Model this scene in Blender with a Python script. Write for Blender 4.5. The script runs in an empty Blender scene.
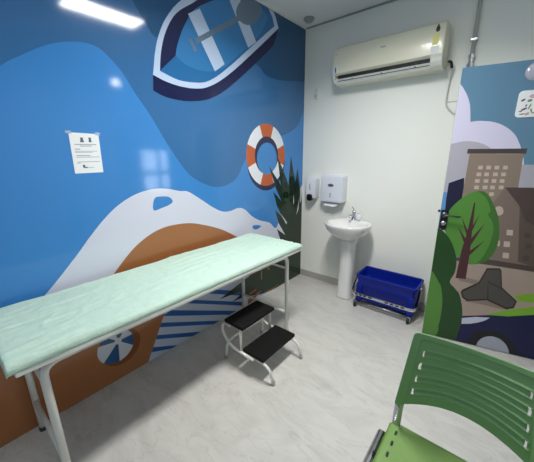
import bpy, bmesh, math, random
from mathutils import Vector, Matrix, noise
from mathutils.geometry import delaunay_2d_cdt
PI = math.pi
random.seed(4)
S = bpy.context.scene
C = S.collection

# ------------------------------------------------------------------ materials
def lin(c):
    return tuple((v/12.92 if v <= .04045 else ((v+.055)/1.055)**2.4) for v in [x/255 for x in c])
def mat(name, rgb, rough=.5, metal=0., spec=.5, coat=0., bump=0., bscale=60., vary=0., emit=None, es=0., alpha=1., sub=0.):
    m = bpy.data.materials.new(name); m.use_nodes = True
    nt = m.node_tree; b = nt.nodes['Principled BSDF']
    col = lin(rgb)+(1,)
    b.inputs['Base Color'].default_value = col
    b.inputs['Roughness'].default_value = rough
    b.inputs['Metallic'].default_value = metal
    b.inputs['Specular IOR Level'].default_value = spec
    b.inputs['Coat Weight'].default_value = coat
    b.inputs['Coat Roughness'].default_value = .08
    b.inputs['Alpha'].default_value = alpha
    if emit:
        b.inputs['Emission Color'].default_value = lin(emit)+(1,); b.inputs['Emission Strength'].default_value = es
    tc = nt.nodes.new('ShaderNodeTexCoord')
    nz = nt.nodes.new('ShaderNodeTexNoise'); nz.inputs['Scale'].default_value = bscale; nz.inputs['Detail'].default_value = 4
    nt.links.new(tc.outputs['Object'], nz.inputs['Vector'])
    if vary:
        hs = nt.nodes.new('ShaderNodeMix'); hs.data_type = 'RGBA'
        hs.inputs['A'].default_value = tuple(v*(1-vary) for v in col[:3])+(1,)
        hs.inputs['B'].default_value = tuple(min(1, v*(1+vary)) for v in col[:3])+(1,)
        nt.links.new(nz.outputs['Fac'], hs.inputs['Factor']); nt.links.new(hs.outputs['Result'], b.inputs['Base Color'])
    if bump:
        bp = nt.nodes.new('ShaderNodeBump'); bp.inputs['Strength'].default_value = bump; bp.inputs['Distance'].default_value = .002
        nt.links.new(nz.outputs['Fac'], bp.inputs['Height']); nt.links.new(bp.outputs['Normal'], b.inputs['Normal'])
    return m

def floor_mat():
    m = mat('vinyl_floor', (208, 203, 196), .34, bump=.05, bscale=30)
    nt = m.node_tree; b = nt.nodes['Principled BSDF']; N = nt.nodes.new; L = nt.links.new
    tc = N('ShaderNodeTexCoord'); mp = N('ShaderNodeMapping'); mp.inputs['Rotation'].default_value = (0, 0, .75); mp.inputs['Scale'].default_value = (1, 2.3, 1)
    L(tc.outputs['Object'], mp.inputs['Vector'])
    a = N('ShaderNodeTexNoise'); a.inputs['Scale'].default_value = 2.6; a.inputs['Detail'].default_value = 9; a.inputs['Roughness'].default_value = .66; a.inputs['Distortion'].default_value = 1.3
    L(mp.outputs[0], a.inputs['Vector'])
    r = N('ShaderNodeValToRGB'); e = r.color_ramp.elements
    e[0].position = .36; e[0].color = lin((191, 189, 183))+(1,)
    e[1].position = .56; e[1].color = lin((203, 201, 195))+(1,)
    L(a.outputs['Fac'], r.inputs['Fac'])
    v = N('ShaderNodeTexNoise'); v.inputs['Scale'].default_value = 1.7; v.inputs['Detail'].default_value = 6; v.inputs['Distortion'].default_value = 2.2
    L(mp.outputs[0], v.inputs['Vector'])
    r2 = N('ShaderNodeValToRGB'); q = r2.color_ramp; q.elements[0].position = .485; q.elements[0].color = (1, 1, 1, 1); q.elements[1].position = .515; q.elements[1].color = (1, 1, 1, 1)
    k = q.elements.new(.5); k.color = (.88, .87, .86, 1)
    L(v.outputs['Fac'], r2.inputs['Fac'])
    mx = N('ShaderNodeMix'); mx.data_type = 'RGBA'; mx.blend_type = 'MULTIPLY'; mx.inputs['Factor'].default_value = 1
    L(r.outputs[0], mx.inputs['A']); L(r2.outputs[0], mx.inputs['B']); L(mx.outputs['Result'], b.inputs['Base Color'])
    return m

def sheet_mat():
    m = mat('mint_nonwoven', (190, 215, 199), .75, spec=.25)
    nt = m.node_tree; b = nt.nodes['Principled BSDF']; N = nt.nodes.new; L = nt.links.new
    tc = N('ShaderNodeTexCoord'); mp = N('ShaderNodeMapping'); mp.inputs['Scale'].default_value = (14, 1.3, 6)
    L(tc.outputs['Object'], mp.inputs['Vector'])
    n = N('ShaderNodeTexNoise'); n.inputs['Scale'].default_value = 2.2; n.inputs['Detail'].default_value = 8; n.inputs['Roughness'].default_value = .6; n.inputs['Distortion'].default_value = .5
    L(mp.outputs[0], n.inputs['Vector'])
    mp2 = N('ShaderNodeMapping'); mp2.inputs['Scale'].default_value = (5, 5, 5); L(tc.outputs['Object'], mp2.inputs['Vector'])
    n2 = N('ShaderNodeTexNoise'); n2.inputs['Scale'].default_value = 3; n2.inputs['Detail'].default_value = 6; L(mp2.outputs[0], n2.inputs['Vector'])
    ad = N('ShaderNodeMath'); ad.operation = 'ADD'; L(n.outputs['Fac'], ad.inputs[0]); L(n2.outputs['Fac'], ad.inputs[1])
    bp = N('ShaderNodeBump'); bp.inputs['Strength'].default_value = .9; bp.inputs['Distance'].default_value = .010
    L(ad.outputs[0], bp.inputs['Height']); L(bp.outputs[0], b.inputs['Normal'])
    return m

M = {}
def mk(k, *a, **kw): M[k] = mat(k, *a, **kw)
mural_cols = dict(sky=(64,133,200), slate=(58,108,158), deep=(38,84,126), navy=(32,36,74), pale=(186,204,228), floorblue=(44,106,160),
    midblue=(56,122,178), oar=(104,124,142), foam=(212,214,228), sand=(160,102,60), towel=(190,198,214), stripe=(38,88,158), leaf=(22,46,25),
    orange=(190,92,44), ringwhite=(226,230,236), ballwhite=(204,208,216), balldark=(128,70,34), ballblue=(38,84,130))
MUR = {k: mat('mural_'+k, v, .085, spec=.5, bump=.05, bscale=9) for k, v in mural_cols.items()}
door_cols = dict(doorsky=(98,136,162), lilac=(212,208,230), cloud=(176,174,184), nightnavy=(36,36,62), sky=(96,150,204), tower=(142,126,112),
    towertop=(78,68,64), towerwin=(196,178,164), house=(128,112,102), houseside=(96,82,74), roof=(82,70,66), ground=(168,150,138),
    tree2=(66,112,48), tree=(86,140,60), shade=(140,124,114), trunk=(78,44,48), bush2=(38,74,36), bush=(86,136,58), field=(126,176,52),
    rockline=(44,40,40), rock=(82,77,73), car=(22,26,72), lamp=(196,200,214), tyre=(28,28,36), rim=(168,172,186))
DOR = {k: mat('door_'+k, v, .3, spec=.4, bump=.05, bscale=12) for k, v in door_cols.items()}
mk('paint', (243,244,236), .55, spec=.3, bump=.06, bscale=220)
mk('ceil', (230,230,230), .8, spec=.2)
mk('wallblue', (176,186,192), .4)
mk('trimwhite', (225,225,220), .5)
mk('trimgrey', (150,152,152), .5)
mk('baseboard', (176,174,168), .4)
M['floor'] = floor_mat(); M['sheet'] = sheet_mat()
mk('enamel', (224,224,216), .3, coat=.3)
mk('vinyl', (214,216,206), .5)
mk('rubber', (58,56,54), .6, bump=.3, bscale=300)
mk('greyrubber', (160,158,150), .6)
mk('tread', (13,12,12), .75, spec=.25, bump=.7, bscale=260, vary=.3)
mk('ceramic', (232,232,228), .12, coat=.5)
mk('chrome', (205,206,208), .12, metal=1)
mk('darksteel', (110,112,116), .3, metal=1)
mk('steel', (190,192,196), .28, metal=1)
mk('plastic', (222,226,234), .3, coat=.2)
mk('greyplastic', (150,156,166), .4)
mk('black', (20,20,22), .4)
mk('darkslot', (34,34,36), .7)
mk('acshell', (232,228,204), .32, coat=.25)
mk('acwhite', (228,228,218), .4)
mk('blue', (5,32,140), .42, spec=.3, coat=.0, bump=.1, bscale=150)
mk('chairgreen', (120,164,108), .34, coat=.1, bump=.25, bscale=500)
mk('seatgreen', (112,146,74), .42, bump=.3, bscale=500)
mk('paper', (238,240,240), .6)
mk('ink', (92,98,108), .6)
mk('softink', (150,156,168), .6)
mk('yellow', (236,228,130), .5)
mk('labelblue', (60,90,170), .5)
mk('tape', (205,220,240), .25, alpha=.4)
mk('pink', (206,168,186), .5)
mk('sprig', (124,146,104), .5)
mk('mauve', (110,92,110), .5)
mk('mirrorlilac', (176,176,190), .2, coat=.4)
mk('pipe', (176,176,172), .4)
mk('cable', (206,206,200), .5)
mk('lampon', (255,255,255), .5, emit=(250,252,255), es=6)
mk('lampdim', (255,255,255), .5, emit=(250,252,255), es=1.5)
mk('lampsmall', (255,255,255), .5, emit=(250,252,255), es=14)
mk('doorwood', (214,226,206), .5)

# ------------------------------------------------------------------ mesh helpers
ORG = {}
def obj(name, bm, m, parent=None, smooth=False, sub=None):
    me = bpy.data.meshes.new(name)
    if smooth:
        for f in bm.faces: f.smooth = True
    bm.normal_update()
    bm.to_mesh(me); bm.free()
    for mm in (m if isinstance(m, (list, tuple)) else [m]): me.materials.append(mm)
    o = bpy.data.objects.new(name, me); C.objects.link(o)
    ORG[o.name] = Vector((0,0,0))
    if parent:
        o.parent = parent
        org = ORG[parent.name]; ORG[o.name] = org
        if org.length: me.transform(Matrix.Translation(-org))
    if smooth == 'auto':
        try: me.set_sharp_from_angle(angle=math.radians(38))
        except Exception: pass
    return o
def tag(o, label, cat, group=None):
    o['label'] = label; o['category'] = cat
    if group: o['group'] = group
    return o
def thing(name, label, cat, loc, group=None):
    o = bpy.data.objects.new(name, None); o.empty_display_size = .1; C.objects.link(o); o.location = loc
    ORG[o.name] = Vector(loc)
    return tag(o, label, cat, group)
def struct(name, bm, m, parent=None, smooth=False):
    o = obj(name, bm, m, parent, smooth); o['kind'] = 'structure'; return o
def nb(): return bmesh.new()
def box(bm, x0, x1, y0, y1, z0, z1, bev=0, seg=2, mi=0, mtx=None):
    n0 = set(bm.verts); 
    r = bmesh.ops.create_cube(bm, size=1)
    vs = r['verts']
    bmesh.ops.scale(bm, vec=(x1-x0, y1-y0, z1-z0), verts=vs)
    bmesh.ops.translate(bm, vec=((x0+x1)/2, (y0+y1)/2, (z0+z1)/2), verts=vs)
    if bev:
        es = list({e for v in vs for e in v.link_edges})
        bmesh.ops.bevel(bm, geom=es, offset=bev, segments=seg, affect='EDGES', profile=.5)
    new = [v for v in bm.verts if v not in n0]
    if mtx is not None: bmesh.ops.transform(bm, matrix=mtx, verts=new)
    for f in {f for v in new for f in v.link_faces}: f.material_index = mi
    return new
def fillet(pts, r, n=6):
    pts = [Vector(p) for p in pts]; out = [pts[0]]
    for i in range(1, len(pts)-1):
        a, b, c = pts[i-1], pts[i], pts[i+1]
        rr = r[i-1] if isinstance(r, (list, tuple)) else r
        d1 = (a-b); d2 = (c-b); rr = min(rr, d1.length*.49, d2.length*.49)
        p = b+d1.normalized()*rr; q = b+d2.normalized()*rr
        for k in range(n+1):
            t = k/n; out.append(p*(1-t)**2+b*2*t*(1-t)+q*t*t)
    out.append(pts[-1]); return out
def catmull(pts, n=8, closed=False):
    P = [Vector(p) for p in pts]; N = len(P); out = []
    for i in range(N if closed else N-1):
        g = lambda j: P[j % N] if closed else P[max(0, min(N-1, j))]
        a, b, c, d = g(i-1), g(i), g(i+1), g(i+2)
        for k in range(n):
            t = k/n
            out.append(.5*((2*b)+(c-a)*t+(2*a-5*b+4*c-d)*t*t+(-a+3*b-3*c+d)*t**3))
    if not closed: out.append(P[-1])
    return out
def tube(bm, pts, r, seg=12, ry=None, up=None, closed=False, mi=0, fixed=False):
    pts = [Vector(p) for p in pts]; N = len(pts); rings = []
    T = []
    for i in range(N):
        if closed: t = pts[(i+1) % N]-pts[i-1]
        else: t = pts[min(N-1, i+1)]-pts[max(0, i-1)]
        T.append(t.normalized())
    u = Vector(up) if up else (Vector((0,0,1)) if abs(T[0].z) < .9 else Vector((1,0,0)))
    u = (u-T[0]*u.dot(T[0])).normalized()
    for i in range(N):
        if fixed: u = Vector(up)
        u = (u-T[i]*u.dot(T[i])).normalized(); v = T[i].cross(u)
        ri = r[i] if isinstance(r, (list, tuple)) else r
        rv = ry if ry is not None else ri
        rings.append([bm.verts.new(pts[i]+u*math.cos(2*PI*k/seg)*ri+v*math.sin(2*PI*k/seg)*rv) for k in range(seg)])
    for i in range(N if closed else N-1):
        A = rings[i]; B = rings[(i+1) % N]
        for k in range(seg):
            f = bm.faces.new((A[k], A[(k+1) % seg], B[(k+1) % seg], B[k])); f.material_index = mi
    if not closed:
        bm.faces.new(rings[0][::-1]).material_index = mi; bm.faces.new(rings[-1]).material_index = mi
def loft(bm, rings, cap0=True, cap1=True, mi=0):
    R = [[bm.verts.new(p) for p in r] for r in rings]; n = len(R[0])
    for A, B in zip(R, R[1:]):
        for k in range(n):
            bm.faces.new((A[k], A[(k+1) % n], B[(k+1) % n], B[k])).material_index = mi
    if cap0: bm.faces.new(R[0][::-1])
    if cap1: bm.faces.new(R[-1])
    bmesh.ops.recalc_face_normals(bm, faces=bm.faces)
def lathe(bm, prof, c, axis='z', seg=28):
    rings = []
    for r, h in prof:
        ring = []
        for k in range(seg):
            a = 2*PI*k/seg; x, y = r*math.cos(a), r*math.sin(a)
            p = {'z': (x, y, h), 'x': (h, x, y), 'y': (x, h, y)}[axis]
            ring.append(Vector(c)+Vector(p))
        rings.append(ring)
    loft(bm, rings)
def prism(bm, poly, d, origin, u, v, w, mi=0):
    """poly in (u,v) plane at origin, extruded d along w"""
    o = Vector(origin); u = Vector(u); v = Vector(v); w = Vector(w)
    a = [bm.verts.new(o+u*p[0]+v*p[1]) for p in poly]; b = [bm.verts.new(o+u*p[0]+v*p[1]+w*d) for p in poly]
    n = len(poly)
    fs = [bm.faces.new(a[::-1]), bm.faces.new(b)]
    for k in range(n): fs.append(bm.faces.new((a[k], a[(k+1) % n], b[(k+1) % n], b[k])))
    for f in fs: f.material_index = mi
    bmesh.ops.recalc_face_normals(bm, faces=fs)
def superell(cx, cy, a, b, z, n=40, e=2.0, phase=0):
    out = []
    for k in range(n):
        t = 2*PI*k/n; c, s = math.cos(t), math.sin(t)
        out.append(Vector((cx+a*math.copysign(abs(c)**(2/e), c), cy+b*math.copysign(abs(s)**(2/e), s), z)))
    return out

# flat printed sheets: a triangulated plane whose faces carry the colour of the topmost shape
def printed(name, rect, layers, mats, base, to3d, thick, parent=None, kinds=None):
    u0, u1, z0, z1 = rect
    V = []; F = []; info = []
    def add(poly, c, clip):
        ar = sum(poly[i][0]*poly[(i+1) % len(poly)][1]-poly[(i+1) % len(poly)][0]*poly[i][1] for i in range(len(poly)))
        if ar < 0: poly = poly[::-1]
        s = len(V); V.extend(Vector((p[0], p[1])) for p in poly); F.append(list(range(s, s+len(poly)))); info.append((c, clip))
    add([(u0, z0), (u1, z0), (u1, z1), (u0, z1)], base, None)
    for c, sm, clip, pts in layers:
        if sm:
            q = catmull([(p[0], p[1], 0) for p in pts], 7, True); pts = [(p.x, p.y) for p in q]
        add(pts, c, None if clip is None else clip+1)
    vs, es, fs, _, _, of = delaunay_2d_cdt(V, [], F, 1, 1e-5)
    keys = list(mats); bm = nb(); bv = {}
    def gv(i):
        if i not in bv: bv[i] = bm.verts.new(to3d(vs[i].x, vs[i].y, 0))
        return bv[i]
    for f, o in zip(fs, of):
        if 0 not in o: continue
        top = max(i for i in o if info[i][1] is None or info[i][1] in o)
        try: nf = bm.faces.new([gv(i) for i in f])
        except ValueError: continue
        nf.material_index = keys.index(info[top][0])
    # back and rim
    for a, b in (((u0, z0), (u1, z0)), ((u1, z0), (u1, z1)), ((u1, z1), (u0, z1)), ((u0, z1), (u0, z0))):
        q = [bm.verts.new(to3d(*a, 0)), bm.verts.new(to3d(*b, 0)), bm.verts.new(to3d(*b, thick)), bm.verts.new(to3d(*a, thick))]
        bm.faces.new(q).material_index = len(keys)
    q = [bm.verts.new(to3d(*a, thick)) for a in ((u0, z0), (u0, z1), (u1, z1), (u1, z0))]
    bm.faces.new(q).material_index = len(keys)
    return obj(name, bm, [mats[k] for k in keys]+[M['doorwood']], parent)
MURAL=[
 ('slate',1,None,[(-2.748,1.684),(-2.523,1.890),(-2.442,1.948),(-2.355,2.005),(-2.266,2.048),(-2.173,2.071),(-2.091,2.068),(-2.029,2.027),(-1.971,1.967),(-1.907,1.863),(-1.824,1.744),(-1.735,1.592),(-1.647,1.457),(-1.555,1.345),(-1.421,1.266),(-1.267,1.228),(-1.090,1.273),(-0.984,1.398),(-0.859,1.562),(-0.717,1.636),(-0.368,1.676),(-0.133,1.778),(-0.020,1.929),(0.154,2.175),(0.113,2.839),(-1.326,2.880),(-2.174,2.582),(-2.616,2.309)]),
 ('deep',1,None,[(-1.715,2.612),(-1.873,2.416),(-1.847,2.352),(-1.790,2.272),(-1.726,2.209),(-1.588,2.228),(-1.385,2.216),(-1.091,2.249),(-0.783,2.247),(-0.635,2.179),(-0.390,2.182),(-0.165,2.214),(0.105,2.288),(0.119,2.750),(-0.754,2.799)]),
 ('navy',0,None,[(-1.773,1.988),(-1.784,1.894),(-1.770,1.889),(-1.750,1.881),(-1.725,1.873),(-1.698,1.867),(-1.666,1.863),(-1.630,1.860),(-1.592,1.859),(-1.555,1.859),(-1.520,1.861),(-1.485,1.865),(-1.451,1.870),(-1.417,1.876),(-1.385,1.883),(-1.355,1.891),(-1.324,1.901),(-1.290,1.915),(-1.254,1.931),(-1.216,1.950),(-1.173,1.975),(-1.120,2.008),(-1.051,2.056),(-0.967,2.116),(-0.879,2.181),(-0.798,2.242),(-0.723,2.300),(-0.650,2.357),(-0.587,2.407),(-0.542,2.444),(-0.491,2.534),(-0.463,2.605),(-1.113,2.110),(-1.433,1.981)]),
 ('pale',0,None,[(-1.351,2.601),(-1.383,2.577),(-1.427,2.544),(-1.474,2.508),(-1.512,2.478),(-1.539,2.454),(-1.560,2.434),(-1.580,2.414),(-1.599,2.391),(-1.620,2.366),(-1.640,2.339),(-1.660,2.311),(-1.677,2.282),(-1.693,2.251),(-1.708,2.220),(-1.722,2.186),(-1.734,2.151),(-1.746,2.109),(-1.757,2.061),(-1.766,2.018),(-1.773,1.988),(-1.758,1.983),(-1.737,1.977),(-1.712,1.969),(-1.687,1.964),(-1.659,1.959),(-1.630,1.955),(-1.598,1.952),(-1.567,1.950),(-1.534,1.950),(-1.500,1.950),(-1.466,1.953),(-1.433,1.957),(-1.403,1.962),(-1.375,1.968),(-1.345,1.978),(-1.309,1.993),(-1.268,2.012),(-1.223,2.036),(-1.172,2.067),(-1.114,2.105),(-1.044,2.154),(-0.964,2.214),(-0.879,2.279),(-0.795,2.344),(-0.706,2.413),(-0.611,2.487),(-0.525,2.556),(-0.463,2.605),(-0.510,2.690),(-0.612,2.776),(-0.778,2.846)]),
 ('floorblue',0,None,[(-1.338,2.559),(-1.350,2.548),(-1.368,2.533),(-1.390,2.515),(-1.417,2.494),(-1.450,2.471),(-1.489,2.445),(-1.528,2.417),(-1.561,2.388),(-1.589,2.358),(-1.613,2.325),(-1.634,2.292),(-1.652,2.259),(-1.668,2.227),(-1.681,2.193),(-1.692,2.161),(-1.701,2.129),(-1.708,2.098),(-1.714,2.067),(-1.718,2.039),(-1.721,2.020),(-1.697,2.013),(-1.663,2.004),(-1.623,1.994),(-1.584,1.988),(-1.548,1.987),(-1.512,1.988),(-1.476,1.991),(-1.441,1.995),(-1.410,1.999),(-1.382,2.005),(-1.353,2.013),(-1.319,2.027),(-1.281,2.046),(-1.241,2.069),(-1.195,2.099),(-1.141,2.137),(-1.073,2.186),(-0.993,2.247),(-0.909,2.312),(-0.827,2.375),(-0.743,2.438),(-0.657,2.504),(-0.578,2.563),(-0.522,2.605),(-0.552,2.668),(-0.691,2.793)]),
 ('navy',0,None,[(-1.338,2.559),(-1.350,2.548),(-1.368,2.533),(-1.390,2.515),(-1.417,2.494),(-1.450,2.471),(-1.489,2.445),(-1.528,2.417),(-1.561,2.388),(-1.589,2.358),(-1.613,2.325),(-1.634,2.292),(-1.652,2.259),(-1.668,2.227),(-1.681,2.193),(-1.692,2.161),(-1.701,2.129),(-1.708,2.098),(-1.714,2.067),(-1.718,2.039),(-1.721,2.020),(-1.593,2.135),(-1.590,2.146),(-1.586,2.162),(-1.580,2.182),(-1.571,2.205),(-1.559,2.232),(-1.544,2.263),(-1.527,2.297),(-1.508,2.329),(-1.487,2.361),(-1.465,2.394),(-1.440,2.427),(-1.409,2.458),(-1.367,2.489),(-1.315,2.522),(-1.265,2.551),(-1.229,2.571),(-1.117,2.659)]),
 ('midblue',0,None,[(-1.117,2.659),(-1.136,2.644),(-1.161,2.622),(-1.193,2.597),(-1.229,2.571),(-1.272,2.545),(-1.321,2.517),(-1.369,2.488),(-1.409,2.458),(-1.440,2.427),(-1.465,2.394),(-1.487,2.361),(-1.508,2.329),(-1.527,2.297),(-1.544,2.263),(-1.559,2.232),(-1.571,2.205),(-1.580,2.182),(-1.586,2.162),(-1.590,2.146),(-1.593,2.135),(-1.581,2.128),(-1.564,2.118),(-1.543,2.107),(-1.520,2.098),(-1.494,2.092),(-1.464,2.087),(-1.432,2.083),(-1.399,2.083),(-1.363,2.085),(-1.324,2.090),(-1.285,2.098),(-1.250,2.107),(-1.217,2.120),(-1.185,2.136),(-1.158,2.151),(-1.139,2.162),(-0.855,2.368),(-0.698,2.512),(-0.614,2.642),(-0.744,2.732)]),
 ('pale',0,None,[(-1.467,2.414),(-1.364,2.477),(-1.152,2.172),(-1.255,2.103)]),
 ('pale',0,None,[(-1.106,2.669),(-0.980,2.694),(-0.776,2.417),(-0.877,2.350)]),
 ('oar',0,None,[(-1.423,2.278),(-0.987,2.548),(-0.966,2.520),(-1.408,2.248)]),
 ('oar',0,None,[(-1.477,2.256),(-1.455,2.270),(-1.410,2.210),(-1.432,2.192)]),
 ('oar',1,None,[(-1.008,2.565),(-0.960,2.647),(-0.854,2.710),(-0.744,2.718),(-0.694,2.669),(-0.761,2.576),(-0.874,2.515),(-0.966,2.517)]),
 ('foam',1,None,[(-3.096,0.318),(-2.778,0.574),(-2.634,0.695),(-2.519,0.796),(-2.374,0.940),(-2.297,1.024),(-2.202,1.118),(-2.105,1.193),(-1.990,1.247),(-1.870,1.270),(-1.759,1.262),(-1.654,1.235),(-1.582,1.222),(-1.466,1.146),(-1.351,1.066),(-1.254,1.017),(-1.162,1.006),(-1.063,1.018),(-0.980,0.992),(-0.873,0.904),(-0.758,0.843),(-0.613,0.793),(-0.510,0.714),(-0.433,0.800),(-0.324,0.940),(-0.190,1.024),(-0.069,1.080),(0.083,1.088),(0.129,0.150),(-1.555,0.299),(-2.581,0.217)]),
 ('sky',1,None,[(-1.855,1.209),(-1.812,1.214),(-1.748,1.202),(-1.721,1.167),(-1.755,1.145),(-1.811,1.132),(-1.860,1.122),(-1.877,1.130),(-1.875,1.167)]),
 ('sky',1,None,[(-0.877,0.811),(-0.819,0.810),(-0.752,0.786),(-0.801,0.765),(-0.859,0.774)]),
 ('sand',1,None,[(-3.264,0.475),(-2.778,0.574),(-2.515,0.599),(-2.289,0.679),(-2.184,0.771),(-2.127,0.826),(-2.037,0.901),(-1.924,0.961),(-1.809,0.990),(-1.680,0.990),(-1.558,0.971),(-1.405,0.918),(-1.265,0.856),(-1.134,0.778),(-0.920,0.647),(-0.610,0.490),(-0.235,0.362),(0.122,0.289),(0.176,-0.299),(-0.223,-0.277),(-2.064,-0.158),(-2.914,-0.128),(-3.395,-0.084)]),
 ('towel',0,None,[(-1.771,0.546),(-2.056,-0.000),(-2.092,-0.065),(-0.618,-0.233),(-0.611,0.433)]),
 ('stripe',0,16,[(-1.502,0.340),(-1.397,0.334),(-1.054,0.181),(-1.057,0.131)]),
 ('stripe',0,16,[(-1.703,0.334),(-1.649,0.342),(-1.280,0.168),(-1.060,0.063),(-1.062,0.021),(-1.282,0.130)]),
 ('stripe',0,16,[(-1.905,0.314),(-1.830,0.330),(-1.286,0.071),(-1.064,-0.036),(-1.067,-0.087),(-1.289,0.029)]),
 ('stripe',0,16,[(-1.950,0.240),(-1.918,0.264),(-1.339,-0.008),(-1.341,-0.043)]),
 ('stripe',0,16,[(-1.988,0.156),(-1.964,0.180),(-1.541,-0.015),(-1.616,-0.021)]),
 ('stripe',0,16,[(-2.034,0.069),(-2.009,0.100),(-1.788,-0.008),(-1.821,-0.016)]),
 ('leaf',0,None,[(-0.285,0.923),(-0.209,1.004),(-0.086,0.988),(0.025,0.877),(0.062,0.569),(0.091,-0.077),(-0.227,-0.043),(-0.753,0.024),(-0.941,0.079),(-1.040,0.176),(-0.933,0.311),(-0.746,0.326),(-0.523,0.407),(-0.356,0.469),(-0.319,0.591),(-0.321,0.768)]),
 ('leaf',0,None,[(-0.239,1.465),(-0.280,1.182),(-0.264,0.814),(-0.101,0.790),(-0.148,1.174)]),
 ('leaf',0,None,[(-0.478,1.469),(-0.430,1.211),(-0.301,0.869),(-0.147,0.867),(-0.311,1.219)]),
 ('leaf',0,None,[(-0.616,1.374),(-0.508,1.146),(-0.307,0.841),(-0.182,0.854),(-0.414,1.164)]),
 ('leaf',0,None,[(-0.108,1.332),(-0.166,1.100),(-0.174,0.801),(-0.025,0.774),(-0.043,1.087)]),
 ('leaf',0,None,[(-0.554,1.119),(-0.484,0.946),(-0.331,0.726),(-0.192,0.742),(-0.376,0.965)]),
 ('leaf',0,None,[(-0.521,0.914),(-0.452,0.751),(-0.295,0.546),(-0.140,0.567),(-0.332,0.774)]),
 ('leaf',0,None,[(-0.487,0.698),(-0.420,0.548),(-0.269,0.364),(-0.117,0.388),(-0.302,0.573)]),
 ('leaf',0,None,[(-1.344,0.213),(-0.915,0.170),(-0.273,0.180),(-0.393,0.348),(-0.985,0.295)]),
 ('leaf',0,None,[(-1.193,0.121),(-0.777,0.073),(-0.170,0.073),(-0.290,0.236),(-0.849,0.195)]),
 ('leaf',0,None,[(-0.693,0.557),(-0.542,0.392),(-0.287,0.198),(-0.177,0.271),(-0.459,0.453)]),
 ('leaf',0,None,[(-0.943,0.046),(-0.596,0.021),(-0.131,0.047),(-0.243,0.182),(-0.671,0.126)]),
 ('leaf',0,None,[(0.015,1.130),(-0.039,0.842),(-0.047,0.466),(0.091,0.431),(0.075,0.823)]),
 ('leaf',0,None,[(-0.364,1.270),(-0.342,1.070),(-0.263,0.809),(-0.144,0.802),(-0.247,1.070)]),
 ('sand',0,None,[(-0.682,0.342),(-0.613,0.263),(-0.642,0.268)]),
 ('sand',0,None,[(-0.973,0.339),(-0.906,0.299),(-0.966,0.312)]),
 ('sand',0,None,[(-0.955,0.115),(-0.840,0.122),(-0.855,0.102),(-0.947,0.090)]),
 ('sand',0,None,[(-0.977,0.054),(-0.765,0.070),(-0.881,0.008),(-0.968,-0.002)]),
 ('sand',0,None,[(-0.710,0.037),(-0.589,0.018),(-0.432,0.033),(-0.599,-0.001)]),
 ('sand',0,None,[(-0.760,0.312),(-0.751,0.315),(-0.750,0.196),(-0.763,0.197)]),
 ('foam',0,None,[(-0.179,1.044),(-0.164,0.955),(-0.185,0.920)]),
 ('foam',0,None,[(-0.053,0.999),(-0.071,0.852),(-0.114,0.794)]),
 ('foam',0,None,[(-0.423,0.859),(-0.301,0.738),(-0.313,0.715)]),
]
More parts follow.
